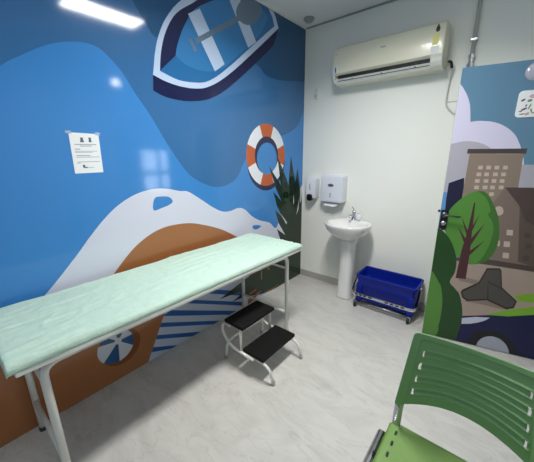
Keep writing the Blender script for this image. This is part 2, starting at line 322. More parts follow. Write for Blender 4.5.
DOORART=[
 ('lilac',0,None,[(-0.140,2.099),(-0.028,1.963),(0.002,1.935),(0.008,1.927),(0.017,1.915),(0.027,1.900),(0.036,1.885),(0.045,1.871),(0.052,1.857),(0.058,1.844),(0.064,1.831),(0.069,1.816),(0.075,1.799),(0.079,1.778),(0.084,1.753),(0.088,1.728),(0.091,1.705),(0.094,1.690),(0.099,1.691),(0.106,1.692),(0.114,1.693),(0.124,1.694),(0.135,1.695),(0.148,1.694),(0.163,1.693),(0.178,1.691),(0.193,1.689),(0.207,1.687),(0.218,1.684),(0.229,1.681),(0.239,1.677),(0.248,1.673),(0.258,1.669),(0.268,1.664),(0.278,1.658),(0.288,1.652),(0.297,1.646),(0.307,1.638),(0.317,1.630),(0.326,1.622),(0.336,1.612),(0.345,1.602),(0.354,1.590),(0.363,1.576),(0.371,1.560),(0.380,1.543),(0.387,1.529),(0.392,1.518),(0.421,1.439),(0.491,1.042),(0.005,0.994)]),
 ('cloud',0,None,[(-0.066,1.536),(-0.056,1.538),(-0.041,1.541),(-0.023,1.544),(-0.006,1.548),(0.009,1.551),(0.022,1.554),(0.034,1.557),(0.046,1.560),(0.058,1.563),(0.070,1.565),(0.084,1.565),(0.098,1.565),(0.112,1.564),(0.125,1.562),(0.138,1.560),(0.151,1.557),(0.163,1.554),(0.174,1.549),(0.186,1.545),(0.196,1.540),(0.205,1.535),(0.213,1.531),(0.221,1.525),(0.229,1.519),(0.238,1.511),(0.250,1.500),(0.262,1.487),(0.275,1.473),(0.286,1.460),(0.294,1.451),(0.353,1.413),(0.420,1.409),(0.601,1.411),(0.696,0.927),(0.025,0.838)]),
 ('nightnavy',0,None,[(0.024,1.274),(0.113,1.315),(0.154,0.933),(0.021,0.917)]),
 ('sky',0,None,[(-0.017,1.206),(0.021,1.208),(0.030,1.020),(-0.011,1.016)]),
 ('tower',0,None,[(0.120,1.479),(0.413,1.477),(0.452,0.668),(0.167,0.614),(0.119,1.043)]),
 ('towertop',0,None,[(0.104,1.513),(0.426,1.511),(0.425,1.478),(0.105,1.481)]),
 ('towerwin',0,None,[(0.182,1.399),(0.208,1.400),(0.210,1.375),(0.184,1.375)]),
 ('towerwin',0,None,[(0.228,1.400),(0.254,1.400),(0.256,1.376),(0.230,1.376)]),
 ('towerwin',0,None,[(0.274,1.400),(0.299,1.401),(0.302,1.377),(0.276,1.376)]),
 ('towerwin',0,None,[(0.320,1.401),(0.345,1.401),(0.347,1.378),(0.322,1.377)]),
 ('towerwin',0,None,[(0.180,1.353),(0.207,1.353),(0.209,1.329),(0.182,1.328)]),
 ('towerwin',0,None,[(0.224,1.354),(0.250,1.354),(0.252,1.330),(0.226,1.329)]),
 ('towerwin',0,None,[(0.273,1.355),(0.298,1.355),(0.301,1.331),(0.275,1.330)]),
 ('towerwin',0,None,[(0.317,1.356),(0.342,1.356),(0.345,1.332),(0.319,1.332)]),
 ('towerwin',0,None,[(0.178,1.307),(0.205,1.308),(0.207,1.283),(0.180,1.282)]),
 ('towerwin',0,None,[(0.228,1.308),(0.254,1.309),(0.256,1.285),(0.230,1.284)]),
 ('towerwin',0,None,[(0.272,1.310),(0.298,1.311),(0.300,1.286),(0.275,1.285)]),
 ('towerwin',0,None,[(0.317,1.311),(0.342,1.312),(0.345,1.288),(0.319,1.287)]),
 ('towerwin',0,None,[(0.180,1.262),(0.207,1.263),(0.209,1.238),(0.182,1.237)]),
 ('towerwin',0,None,[(0.229,1.264),(0.256,1.265),(0.258,1.240),(0.231,1.239)]),
 ('towerwin',0,None,[(0.271,1.266),(0.297,1.267),(0.299,1.242),(0.273,1.241)]),
 ('towerwin',0,None,[(0.319,1.268),(0.344,1.269),(0.347,1.245),(0.321,1.243)]),
 ('towerwin',0,None,[(0.229,1.216),(0.255,1.218),(0.258,1.193),(0.231,1.191)]),
 ('towerwin',0,None,[(0.273,1.219),(0.299,1.220),(0.301,1.195),(0.275,1.194)]),
 ('house',0,None,[(0.354,1.257),(0.286,1.102),(0.334,0.709),(0.743,0.687),(0.632,1.253)]),
 ('houseside',0,None,[(0.447,1.177),(0.645,1.190),(0.743,0.687),(0.512,0.740)]),
 ('roof',0,None,[(0.354,1.257),(0.630,1.266),(0.685,0.981),(0.549,1.013),(0.500,1.036),(0.447,1.142)]),
 ('towerwin',0,None,[(0.411,0.880),(0.445,0.881),(0.449,0.842),(0.415,0.840)]),
 ('towerwin',0,None,[(0.419,0.796),(0.454,0.798),(0.458,0.758),(0.423,0.756)]),
 ('towerwin',0,None,[(0.413,0.965),(0.447,0.966),(0.451,0.927),(0.417,0.926)]),
 ('towerwin',0,None,[(0.354,0.878),(0.389,0.880),(0.393,0.840),(0.358,0.838)]),
 ('towerwin',1,None,[(0.322,1.094),(0.329,1.120),(0.347,1.126),(0.366,1.112),(0.373,1.081),(0.358,1.062),(0.335,1.067)]),
 ('roof',0,None,[(0.531,0.882),(0.562,0.882),(0.567,0.847),(0.535,0.846)]),
 ('roof',0,None,[(0.533,0.791),(0.565,0.792),(0.570,0.756),(0.538,0.755)]),
 ('roof',0,None,[(0.512,0.954),(0.544,0.954),(0.549,0.919),(0.517,0.919)]),
 ('ground',0,None,[(-0.023,0.681),(0.148,0.702),(0.351,0.716),(0.604,0.712),(0.739,0.708),(0.821,0.286),(0.055,0.049)]),
 ('roof',0,None,[(0.147,0.714),(0.348,0.731),(0.602,0.723),(0.736,0.722),(0.744,0.680),(0.609,0.683),(0.355,0.689),(0.144,0.689)]),
 ('tree2',1,None,[(0.053,1.068),(0.118,1.166),(0.196,1.221),(0.257,1.214),(0.311,1.135),(0.355,1.036),(0.379,0.903),(0.371,0.793),(0.325,0.708),(0.229,0.675),(0.155,0.727),(0.088,0.832),(0.035,0.958)]),
 ('tree',1,None,[(0.053,1.068),(0.118,1.166),(0.168,1.209),(0.207,1.220),(0.260,1.179),(0.299,1.096),(0.290,1.059),(0.324,1.011),(0.340,0.928),(0.325,0.801),(0.287,0.701),(0.229,0.675),(0.155,0.727),(0.088,0.832),(0.035,0.958)]),
 ('shade',0,None,[(0.167,0.573),(0.322,0.554),(0.442,0.556),(0.444,0.540),(0.327,0.518),(0.199,0.529)]),
 ('trunk',0,None,[(0.167,0.547),(0.174,0.778),(0.188,0.910),(0.197,1.141),(0.205,1.139),(0.218,0.913),(0.227,0.771),(0.233,0.552)]),
 ('trunk',0,None,[(0.125,0.956),(0.208,0.839),(0.202,0.791)]),
 ('trunk',0,None,[(0.136,1.034),(0.213,0.886),(0.203,0.854)]),
 ('trunk',0,None,[(0.283,0.996),(0.223,0.817),(0.213,0.863)]),
 ('trunk',0,None,[(0.303,0.871),(0.226,0.739),(0.223,0.778)]),
 ('trunk',0,None,[(0.243,1.062),(0.218,0.933),(0.213,0.970)]),
 ('bush2',1,None,[(-0.069,0.939),(-0.021,0.936),(0.035,0.911),(0.097,0.839),(0.150,0.710),(0.157,0.596),(0.136,0.507),(0.184,0.449),(0.235,0.348),(0.259,0.203),(0.246,0.052),(0.231,-0.086),(-0.032,-0.179),(-0.158,0.929)]),
 ('bush',1,None,[(-0.060,0.641),(0.003,0.579),(0.064,0.483),(0.105,0.351),(0.113,0.161),(0.092,-0.007),(-0.075,-0.143),(-0.160,0.624)]),
 ('field',0,None,[(0.535,0.483),(0.638,0.524),(0.766,0.566),(0.786,0.464),(0.651,0.453),(0.575,0.446)]),
 ('field',0,None,[(0.406,0.289),(0.481,0.343),(0.553,0.379),(0.657,0.423),(0.785,0.472),(0.806,0.361),(0.431,0.253)]),
 ('shade',0,None,[(0.235,0.365),(0.388,0.408),(0.532,0.365),(0.474,0.358),(0.350,0.368)]),
 ('rockline',0,None,[(0.347,0.663),(0.420,0.676),(0.433,0.661),(0.458,0.532),(0.559,0.443),(0.551,0.385),(0.511,0.365),(0.387,0.409),(0.267,0.372),(0.231,0.395),(0.216,0.439),(0.225,0.462),(0.315,0.541)]),
 ('rock',0,None,[(0.352,0.653),(0.419,0.665),(0.429,0.648),(0.453,0.524),(0.550,0.439),(0.544,0.397),(0.509,0.379),(0.387,0.422),(0.271,0.387),(0.239,0.404),(0.226,0.438),(0.322,0.535)]),
 ('rockline',0,None,[(0.369,0.564),(0.452,0.526),(0.452,0.519),(0.370,0.556)]),
 ('rockline',0,None,[(0.369,0.564),(0.395,0.422),(0.387,0.420)]),
 ('car',0,None,[(0.142,0.207),(0.254,0.238),(0.418,0.291),(0.532,0.312),(0.668,0.362),(0.796,0.413),(0.929,-0.270),(0.177,-0.056)]),
 ('bush2',1,None,[(0.079,0.425),(0.184,0.449),(0.235,0.348),(0.259,0.203),(0.246,0.052),(0.231,-0.086),(0.149,-0.115)]),
 ('bush',1,None,[(0.064,0.483),(0.105,0.351),(0.113,0.161),(0.092,-0.007),(0.058,-0.097),(0.021,0.321)]),
 ('lamp',0,None,[(0.256,0.220),(0.342,0.255),(0.428,0.272),(0.402,0.240),(0.368,0.214),(0.314,0.185),(0.260,0.169)]),
 ('tyre',1,None,[(0.632,0.024),(0.637,-0.040),(0.620,-0.098),(0.583,-0.142),(0.529,-0.166),(0.468,-0.163),(0.408,-0.134),(0.359,-0.083),(0.331,-0.018),(0.327,0.049),(0.348,0.108),(0.389,0.150),(0.444,0.169),(0.503,0.163),(0.560,0.133),(0.604,0.085)]),
 ('rim',1,None,[(0.587,0.008),(0.587,-0.040),(0.573,-0.084),(0.545,-0.116),(0.508,-0.132),(0.467,-0.128),(0.429,-0.105),(0.400,-0.067),(0.384,-0.019),(0.384,0.031),(0.401,0.075),(0.430,0.105),(0.467,0.119),(0.507,0.114),(0.543,0.091),(0.571,0.054)]),
]
# ------------------------------------------------------------------ room
CZ = 2.73; XR = 2.38; YF = -3.65
bm = nb(); box(bm, -.02, XR+.12, YF, 0, -.1, 0); struct('floor', bm, M['floor'])
bm = nb(); box(bm, XR+.12, 4.25, -1.8, 1.3, -.1, 0); struct('floor_corridor', bm, M['floor'])
bm = nb(); box(bm, -.15, XR+.12, YF-.1, .1, CZ, CZ+.1); struct('ceiling', bm, M['ceil'])
bm = nb(); box(bm, XR+.12, 4.35, -1.9, 1.4, CZ, CZ+.1); struct('ceiling_corridor', bm, M['ceil'])
bm = nb(); box(bm, -.15, -.004, YF, .1, 0, CZ); struct('wall_left', bm, M['paint'])
bm = nb(); box(bm, -.004, XR, 0, .1, 0, CZ); struct('wall_back', bm, M['paint'])
bm = nb(); box(bm, -.15, XR+.12, YF-.1, YF, 0, CZ); struct('wall_front', bm, M['wallblue'])
D0, D1, DH = -1.075, -.205, 2.05
bm = nb(); box(bm, XR, XR+.12, YF, D0, 0, CZ); box(bm, XR, XR+.12, D1, .1, 0, CZ); box(bm, XR, XR+.12, D0, D1, DH, CZ); struct('wall_right', bm, M['wallblue'])
bm = nb()
box(bm, XR-.012, XR+.132, D0-.05, D0, 0, DH+.05, .003); box(bm, XR-.012, XR+.132, D1, D1+.05, 0, DH+.05, .003); box(bm, XR-.012, XR+.132, D0, D1, DH, DH+.05, .003)
struct('trim_3', bm, M['trimwhite'])
# corridor beyond the doorway, with the window whose panes show in the glossy mural
WX = 4.2
bm = nb()
box(bm, WX, WX+.12, -1.8, .22, 0, CZ); box(bm, WX, WX+.12, 1.06, 1.3, 0, CZ); box(bm, WX, WX+.12, .22, 1.06, 0, .68); box(bm, WX, WX+.12, .22, 1.06, 1.62, CZ)
struct('wall_corridor_right', bm, M['paint'])
bm = nb(); box(bm, XR+.12, WX+.12, 1.3, 1.4, 0, CZ); struct('wall_corridor_back', bm, M['paint'])
bm = nb(); box(bm, XR+.12, WX+.12, -1.9, -1.8, 0, CZ); struct('wall_corridor_front', bm, M['paint'])
bm = nb(); box(bm, XR, XR+.12, .1, 1.3, 0, CZ); struct('wall_corridor_left', bm, M['paint'])
bm = nb()
for y in (.22, .60, 1.02): box(bm, WX+.02, WX+.08, y, y+(.08 if y == .60 else .04), .68, 1.62, .004)
for z in (.68, 1.05, 1.58): box(bm, WX+.02, WX+.08, .22, 1.06, z, z+(.09 if z == 1.05 else .04), .004)
win = struct('window_1', bm, M['trimwhite'])
gm = bpy.data.materials.new('glass'); gm.use_nodes = True; nt = gm.node_tree; nt.nodes.clear()
tr = nt.nodes.new('ShaderNodeBsdfTransparent'); gl = nt.nodes.new('ShaderNodeBsdfGlossy'); gl.inputs['Roughness'].default_value = .02
ms = nt.nodes.new('ShaderNodeMixShader'); ms.inputs[0].default_value = .08; ou = nt.nodes.new('ShaderNodeOutputMaterial')
nt.links.new(tr.outputs[0], ms.inputs[1]); nt.links.new(gl.outputs[0], ms.inputs[2]); nt.links.new(ms.outputs[0], ou.inputs[0])
bm = nb(); box(bm, WX+.045, WX+.05, .25, 1.04, .70, 1.6); struct('window_pane', bm, gm, win)

# trims
bm = nb(); box(bm, .0, .014, YF, 0, CZ-.012, CZ, .003); struct('trim_1', bm, M['trimwhite'])
bm = nb(); box(bm, .014, XR, -.014, 0, CZ-.012, CZ, .003); struct('trim_2', bm, M['trimgrey'])
bm = nb(); box(bm, .004, XR, -.012, 0, 0, .078, .003); struct('baseboard_back', bm, M['baseboard'])

# ------------------------------------------------------------------ mural on the left wall
def circ(cy, cz, r, a0=0, a1=2*PI, n=48): return [(cy+r*math.cos(a0+(a1-a0)*k/n), cz+r*math.sin(a0+(a1-a0)*k/n)) for k in range(n+(0 if a1-a0 > 6.28 else 1))]
def sector(cy, cz, r0, r1, a0, a1, n=12):
    return [(cy+r1*math.cos(a0+(a1-a0)*k/n), cz+r1*math.sin(a0+(a1-a0)*k/n)) for k in range(n+1)]+[(cy+r0*math.cos(a1+(a0-a1)*k/n), cz+r0*math.sin(a1+(a0-a1)*k/n)) for k in range(n+1)]
def add_ring(L):
    cy, cz, R, r = -.645, 1.475, .292, .178
    L.append(('navy', 0, None, circ(cy+.004, cz-.052, R-.004)))
    L.append(('ringwhite', 0, None, circ(cy, cz, R)))
    for a in (0, PI/2, PI, 3*PI/2): L.append(('orange', 0, None, sector(cy, cz, r-.01, R, a-.36, a+.36)))
    L.append(('navy', 0, None, circ(cy, cz, r)))
    L.append(('sky', 0, None, [(p[0], min(p[1], 9)) for p in circ(cy+.004, cz-.03, r-.026)]))
def add_ball(L):
    cy, cz, r = -2.252, .252, .118
    L.append(('balldark', 0, None, circ(cy+.03, cz-.02, r+.014)))
    L.append(('ballwhite', 0, None, circ(cy, cz, r)))
    hx, hz = -2.235, .285
    for a0, a1 in ((-2.35, -1.65), (2.4, 2.95), (-.75, .02), (.95, 1.7)):
        p = [(hx+.024*math.cos(a0), hz+.024*math.sin(a0)), (hx+.024*math.cos(a1), hz+.024*math.sin(a1))]
        arc = []
        for k in range(9):
            a = a1+(a0-a1)*k/8; d = (math.cos(a), math.sin(a)); ox, oz = hx-cy, hz-cz
            b_ = ox*d[0]+oz*d[1]; t = -b_+math.sqrt(b_*b_-(ox*ox+oz*oz-r*r)); arc.append((hx+d[0]*t, hz+d[1]*t))
        L.append(('ballblue', 0, None, p+arc))
LM = []
leaf0 = [i for i, l in enumerate(MURAL) if l[0] == 'leaf'][0]
LM = MURAL[:leaf0]; add_ring(LM); add_ball(LM); LM += MURAL[leaf0:]
mu = printed('wall_mural', (YF, -.0005, .0, CZ-.012), LM, MUR, 'sky', lambda u, z, t: (t and -.004 or 0, u, z), .004)
tag(mu, 'glossy blue beach mural with boat and life ring covering the left wall', 'mural')

# ------------------------------------------------------------------ open door with its printed face
A0 = Vector((1.495, -.396, 0)); an = math.radians(12.25); DU = Vector((math.cos(an), math.sin(an), 0)); DN = Vector((-math.sin(an), math.cos(an), 0))
def d3(u, z, t=0): return A0+DU*u+DN*t+Vector((0, 0, z))
dr = printed('door_1', (0, .862, .008, 2.033), DOORART, DOR, 'doorsky', d3, .035); dr['kind'] = 'structure'
MT = Matrix(((DU.x, DN.x, 0, A0.x), (DU.y, DN.y, 0, A0.y), (0, 0, 1, 0), (0, 0, 0, 1)))   # local (u, depth, z); negative depth is towards the room
bm = nb()
box(bm, .004, .052, -.007, 0, .93, 1.075, .003, mtx=MT)
hd = struct('door_lock', bm, M['black'], dr)
bm = nb(); tube(bm, fillet([MT@Vector(p) for p in ((.028, -.004, 1.04), (.028, -.045, 1.04), (.125, -.048, 1.036))], .02), .0065, 10)
lathe(bm, [(.001, 0), (.02, 0), (.02, -.012), (.001, -.012)], (0, 0, 0), 'y', 20)
for v in bm.verts[-80:]: v.co = MT@(v.co+Vector((.028, -.006, 1.04)))
struct('door_handle', bm, M['darksteel'], dr, True)
bm = nb(); lathe(bm, [(.001, 0), (.016, 0), (.016, -.014), (.011, -.018), (.001, -.018)], (0, 0, 0), 'y', 20)
for v in bm.verts: v.co = MT@(v.co+Vector((.028, -.006, .975)))
struct('lock_cylinder', bm, M['steel'], dr)
bm = nb(); box(bm, -.016, 0, .012, .026, 1.052, 1.07, .003, mtx=MT); struct('latch_bolt', bm, M['black'], dr)
bm = nb()
for z in (.25, 1.05, 1.85): tube(bm, [MT@Vector((.868, .004, z-.05)), MT@Vector((.868, .004, z+.05))], .008, 10)
struct('hinge', bm, M['steel'], dr)

# small printed notice and its suction hook on the door
def rrect(u0, u1, z0, z1, r, n=5):
    o = []
    for cx, cz, a in ((u1-r, z1-r, 0), (u0+r, z1-r, PI/2), (u0+r, z0+r, PI), (u1-r, z0+r, 1.5*PI)):
        for k in range(n+1): o.append((cx+r*math.cos(a+PI/2*k/n), cz+r*math.sin(a+PI/2*k/n)))
    return o
t = thing('door_sign', 'white rounded door sign printed with small flowers', 'sign', d3(.41, 1.71, -.004))
t_ = obj('board', (lambda b: (prism(b, rrect(.325, .50, 1.703, 1.86, .022), .004, A0, DU, (0,0,1), -DN), b)[1])(nb()), M['paper'], t)
def blob(bm, u, z, a, b, rot, mi=0, dd=.0046):
    prism(bm, [(u+a*math.cos(q)*math.cos(rot)-b*math.sin(q)*math.sin(rot), z+a*math.cos(q)*math.sin(rot)+b*math.sin(q)*math.cos(rot)) for q in [2*PI*k/12 for k in range(12)]], dd, A0, DU, (0,0,1), -DN, mi)
bm = nb()
for u, z, a, b, r in ((.352, 1.805, .012, .006, .5), (.366, 1.752, .016, .006, .4), (.372, 1.772, .008, .004, 1.2), (.35, 1.74, .01, .004, .2)): blob(bm, u, z, a, b, r)
for u, z, a, b, r in ((.385, 1.80, .012, .008, .3), (.39, 1.765, .018, .004, 1.3), (.36, 1.722, .016, .004, .1), (.402, 1.74, .015, .004, 1.9), (.42, 1.73, .014, .004, .5)): blob(bm, u, z, a, b, r, 1)
for u, z, a, b, r in ((.40, 1.825, .022, .012, 0), (.43, 1.79, .014, .012, 0), (.385, 1.722, .012, .008, .6)): blob(bm, u, z, a, b, r, 2)
obj('flower_print', bm, [M['mauve'], M['sprig'], M['pink']], t)
t = thing('suction_hook', 'round clear suction hook above the flowered door sign', 'hook', d3(.385, 1.91, -.004))
bm = nb(); lathe(bm, [(.001, 0), (.052, 0), (.05, -.004), (.03, -.010), (.012, -.014), (.001, -.014)], (0, 0, 0), 'y', 28)
for v in bm.verts: v.co = MT@(v.co+Vector((.385, 0, 1.965)))
obj('suction_cup', bm, M['mirrorlilac'], t, True)
bm = nb(); tube(bm, catmull([MT@Vector(p) for p in ((.385, -.013, 1.965), (.385, -.026, 1.945), (.385, -.03, 1.93), (.385, -.042, 1.94))], 5), .004, 8); obj('hook', bm, M['chrome'], t, True)

# ------------------------------------------------------------------ examination bed
bx0, bx1, by0, by1 = .07, .622, -2.805, -1.0
t = thing('examination_bed', 'long white metal examination bed standing along the blue mural wall', 'bed', (.34, -1.9, 0))
bm = nb(); box(bm, bx0, bx1, by0, by1, .752, .779, .008, 3); obj('mattress', bm, M['vinyl'], t)
bm = nb()
for a, b, c, d in ((bx0-.004, bx0+.024, by0+.014, by1), (bx1-.022, bx1+.006, by0+.014, by1)): box(bm, a, b, c, d, .729, .752, .004)
for y in (by0+.014, -1.9, by1-.028): box(bm, bx0+.024, bx1-.022, y, y+.028, .726, .750, .004)
obj('bed_frame', bm, M['enamel'], t)
lx0, lx1 = .068, .574
for x, yb, yt, sg in ((lx1, -1.12, -1.12, -1), (lx0, -1.12, -1.12, -1), (lx1, -2.71, -2.71, 1), (lx0, -2.71, -2.71, 1)):
    bm = nb(); tube(bm, fillet([(x, yb, .012), (x, yt, .705), (x, yt+sg*.13, .708)], .07, 8), .016, 14)
    lg = obj('leg', bm, M['enamel'], t, True)
    bm = nb(); lathe(bm, [(.001, 0), (.017, 0), (.0185, .004), (.0185, .026), (.001, .026)], (x, yb, 0)); obj('rubber_foot', bm, M['rubber'], lg, True)
for x in (lx0, lx1):
    bm = nb(); tube(bm, [(x, -2.59, .708), (x, -1.24, .708)], .016, 14); obj('side_rail', bm, M['enamel'], t, True)
for y, z, r in ((-1.12, .2, .011), (-1.12, .60, .009), (-2.71, .2, .011), (-2.71, .60, .009)):
    bm = nb(); tube(bm, [(lx0, y, z), (lx1, y, z)], r, 12); obj('crossbar', bm, M['enamel'], t, True)

# mint sheet: drapes over the mattress, tucked under its sides
def ridge(x, y, sx, sy, k):
    wx = noise.noise(Vector((x*3, y*1.2, k+5)))*.5
    return 1-abs(noise.noise(Vector((x*sx+wx, y*sy, k))))*2
def sheet():
    bm = nb(); e = .004
    x0, x1, y0, y1, zt = bx0-e, bx1+e, by0-e, by1+.006, .7835
    ys = [y0+(y1-y0)*j/420 for j in range(421)]; rows = []; nx = 84
    prof = [(.016, -.0345), (-.002, -.034), (-.003, -.022), (0, -.009), (.006, -.0015)]
    for j, y in enumerate(ys):
        row = [[x0+p[0], y, zt+p[1]] for p in prof]
        row += [[x0+.012+(x1-x0-.024)*i/nx, y, zt] for i in range(nx+1)]
        row += [[x1-p[0], y, zt+p[1]] for p in prof[::-1]]
        de = min(y-y0, y1-y)
        for v in row:
            x = v[0]; ed = max(0, 1-(x1-x)/.16)
            n = .0055*max(0, ridge(x, y, 17, 1.1, 3)-.6)/.4+.0035*max(0, ridge(x, y, 9, 5, 8)-.6)/.4+.0012*noise.noise(Vector((x*38, y*22, 1)))
            n += .006*ed*max(0, ridge(x, y, 30, 1.4, 12)-.3)
            if v[2] > zt-.008: v[2] += n-.004*max(0, 1-de/.02)**2
            elif v[2] > zt-.03: v[0] += n*.5*(1 if x > .3 else -1); v[2] += .002*noise.noise(Vector((1, y*14, x*3)))
            else: v[2] += .004*noise.noise(Vector((1, y*9, x*3)))-.001
        rows.append([bm.verts.new(v) for v in row])
    for A, B in zip(rows, rows[1:]):
        for k in range(len(A)-1): bm.faces.new((A[k], A[k+1], B[k+1], B[k]))
    for R_, dy in ((rows[0], -.004), (rows[-1], .004)):
        low = [bm.verts.new((v.co.x, v.co.y+dy, min(v.co.z-.002, zt-(.040 if dy < 0 else .033)+.003*math.sin(v.co.x*60)))) for v in R_]
        for k in range(len(R_)-1): bm.faces.new((R_[k], R_[k+1], low[k+1], low[k]))
    bmesh.ops.recalc_face_normals(bm, faces=bm.faces)
    return bm
o = obj('bed_sheet', sheet(), M['sheet'], None, True)
tag(o, 'mint green disposable sheet wrapped over the examination bed', 'sheet')
def skew(o):                                   # the bed stands a little askew to the wall
    if o.type == 'MESH':
        ox = ORG[o.name]
        for v in o.data.vertices: v.co.x += .022*(v.co.y+ox.y+1.9)/.9
    for c in o.children: skew(c)
skew(t); skew(o)

# ------------------------------------------------------------------ two-step stool
t = thing('step_stool', 'white tubular two-step stool with black ribbed treads beside the bed', 'step stool', (.64, -1.48, 0))
def tread(x0, x1, y0, y1, z):
    bm = nb(); box(bm, x0, x1, y0, y1, z-.026, z, .006, 2)
    n = 13
    for k in range(n):
        x = x0+.012+(x1-x0-.024)*k/(n-1); box(bm, x-.003, x+.003, y0+.008, y1-.008, z-.001, z+.0022)
    o = obj('tread', bm, M['tread'], t)
    bm = nb(); box(bm, x0+.02, x1-.02, y0+.02, y1-.02, z-.034, z-.026, .002); obj('tread_pan', bm, M['enamel'], o)
tread(.452, .634, -1.685, -1.335, .362); tread(.61, .80, -1.668, -1.295, .182)
r = .0105
def st(name, pts, rad=.06, n=6, cap=()):
    bm = nb(); tube(bm, fillet(pts, rad, n), r, 10); o = obj(name, bm, M['enamel'], t, True)
    for c in cap:
        bm = nb(); lathe(bm, [(.001, 0), (.012, 0), (.0135, .004), (.0135, .028), (.001, .028)], (c[0], c[1], 0), seg=16); obj('rubber_foot', bm, M['greyrubber'], o, True)
st('rear_leg_frame', [(.42, -1.66, .01), (.44, -1.655, .165), (.455, -1.27, .165), (.425, -1.25, .01)], .075, cap=((.42, -1.66), (.425, -1.25)))
for y0, y1 in ((-1.655, -1.638), (-1.315, -1.305)):
    st('front_leg', [(.70, y0, .142), (.84, y0, .142), (.862, y1, .012)], .085, 8, cap=((.862, y1),))
for y in (-1.675, -1.30):
    st('side_loop', [(.50, y, .322), (.425, y, .322), (.412, y, .24), (.50, y, .155), (.72, y, .146)], [.04, .05, .07])
for y in (-1.668, -1.352):
    st('post', [(.598, y, .33), (.598, y, .15)])
st('cross_tube', [(.70, -1.66, .146), (.70, -1.30, .146)])

# ------------------------------------------------------------------ wash basin
t = thing('pedestal_sink', 'white ceramic pedestal sink against the back wall', 'sink', (.705, -.24, 0))
bm = nb(); cx = .698
def bowl_ring(a, b, z, cy=-.24, e=2.3):
    out = superell(cx, cy, a, b, z, 44, e)
    for v in out:
        if v.y > -.03: v.y = -.03
        
    return out
loft(bm, [bowl_ring(.085, .08, .645, -.21), bowl_ring(.12, .11, .672, -.215), bowl_ring(.175, .15, .712, -.225), bowl_ring(.207, .18, .752, -.235), bowl_ring(.222, .197, .795), bowl_ring(.226, .202, .815), bowl_ring(.222, .198, .826), bowl_ring(.212, .188, .827),
          bowl_ring(.19, .135, .822, -.27), bowl_ring(.175, .122, .80, -.275), bowl_ring(.14, .10, .755, -.28), bowl_ring(.08, .06, .725, -.28), bowl_ring(.022, .02, .72, -.28)])
bs = obj('basin', bm, M['ceramic'], t, True)
bm = nb(); lathe(bm, [(.001, 0), (.018, 0), (.018, .003), (.012, .004), (.001, .002)], (cx, -.28, .7215)); obj('drain', bm, M['chrome'], bs, True)
bm = nb()
loft(bm, [superell(cx-.002, -.188, a, b, z, 36, 2.6) for a, b, z in ((.088, .085, 0), (.088, .085, .02), (.078, .078, .05), (.073, .075, .3), (.072, .074, .5), (.08, .082, .6), (.092, .09, .655))])
obj('pedestal', bm, M['ceramic'], t, True)
fx, fy = .69, -.085
bm = nb(); lathe(bm, [(.001, .822), (.026, .822), (.026, .83), (.017, .836), (.016, .895), (.019, .9), (.019, .918), (.001, .92)], (fx, fy, 0), seg=20)
fc = obj('faucet', bm, M['chrome'], t, True)
bm = nb(); tube(bm, catmull([(fx, fy, .868), (fx, fy-.05, .885), (fx, fy-.09, .882), (fx, fy-.105, .868)], 6), .010, 12); obj('spout', bm, M['chrome'], fc, True)
bm = nb(); tube(bm, catmull([(fx, fy, .918), (fx, fy-.01, .94), (fx, fy-.045, .962)], 6), [.008]*4+[.006]*9, 10); obj('lever', bm, M['chrome'], fc, True)
t = thing('soap_bottle', 'small translucent soap bottle beside the sink faucet', 'bottle', (.745, -.09, .832))
bm = nb(); lathe(bm, [(.001, .832), (.022, .832), (.024, .838), (.024, .872), (.018, .884), (.010, .888), (.010, .896), (.001, .896)], (.745, -.09, 0), seg=20); obj('bottle_body', bm, M['plastic'], t, True)
bm = nb(); lathe(bm, [(.001, .896), (.012, .896), (.012, .912), (.001, .914)], (.745, -.09, 0), seg=16); obj('cap', bm, M['acwhite'], t, True)

# ------------------------------------------------------------------ dispensers
t = thing('paper_towel_dispenser', 'square white paper towel dispenser on the wall left of the sink', 'dispenser', (.45, 0, .99))
bm = nb()
def slab(x0, x1, z0, z1, y, r=.02, n=5):
    o = []
    for a0, ax, az in ((0, x1-r, z1-r), (PI/2, x0+r, z1-r), (PI, x0+r, z0+r), (1.5*PI, x1-r, z0+r)):
        for k in range(n+1): a = a0+PI/2*k/n; o.append(Vector((ax+r*math.cos(a), y, az+r*math.sin(a))))
    return o
loft(bm, [slab(.298, .560, .985, 1.268, 0), slab(.298, .560, .98, 1.268, -.06), slab(.300, .558, .98, 1.264, -.09), slab(.308, .55, .988, 1.256, -.107, .016), slab(.325, .535, 1.0, 1.24, -.111, .012)])
hs = obj('housing', bm, M['plastic'], t, 'auto')
bm = nb(); loft(bm, [superell(0, 0, a, b, h, 24) for a, b, h in ((.034, .016, 0), (.034, .016, .004), (.028, .012, .007))])
for v in bm.verts: v.co = Vector((.425+v.co.x, -.110-v.co.z, 1.165+v.co.y))
obj('oval_emblem', bm, M['ink'], hs)
bm = nb(); box(bm, .418, .427, -.1125, -.105, 1.035, 1.085, .002); obj('sight_slot', bm, M['ink'], hs)
bm = nb()
prism(bm, [(-.085, 0), (.085, 0), (.07, -.035), (.02, -.045), (-.03, -.04), (-.075, -.04)], .003, (.42, -.075, .978), (1, 0, 0), (0, .35, .94), (0, .94, -.35)); obj('paper_towel', bm, M['paper'], t)
bm = nb(); box(bm, .33, .53, -.085, -.01, .968, .982, .003); obj('outlet', bm, M['greyplastic'], t)

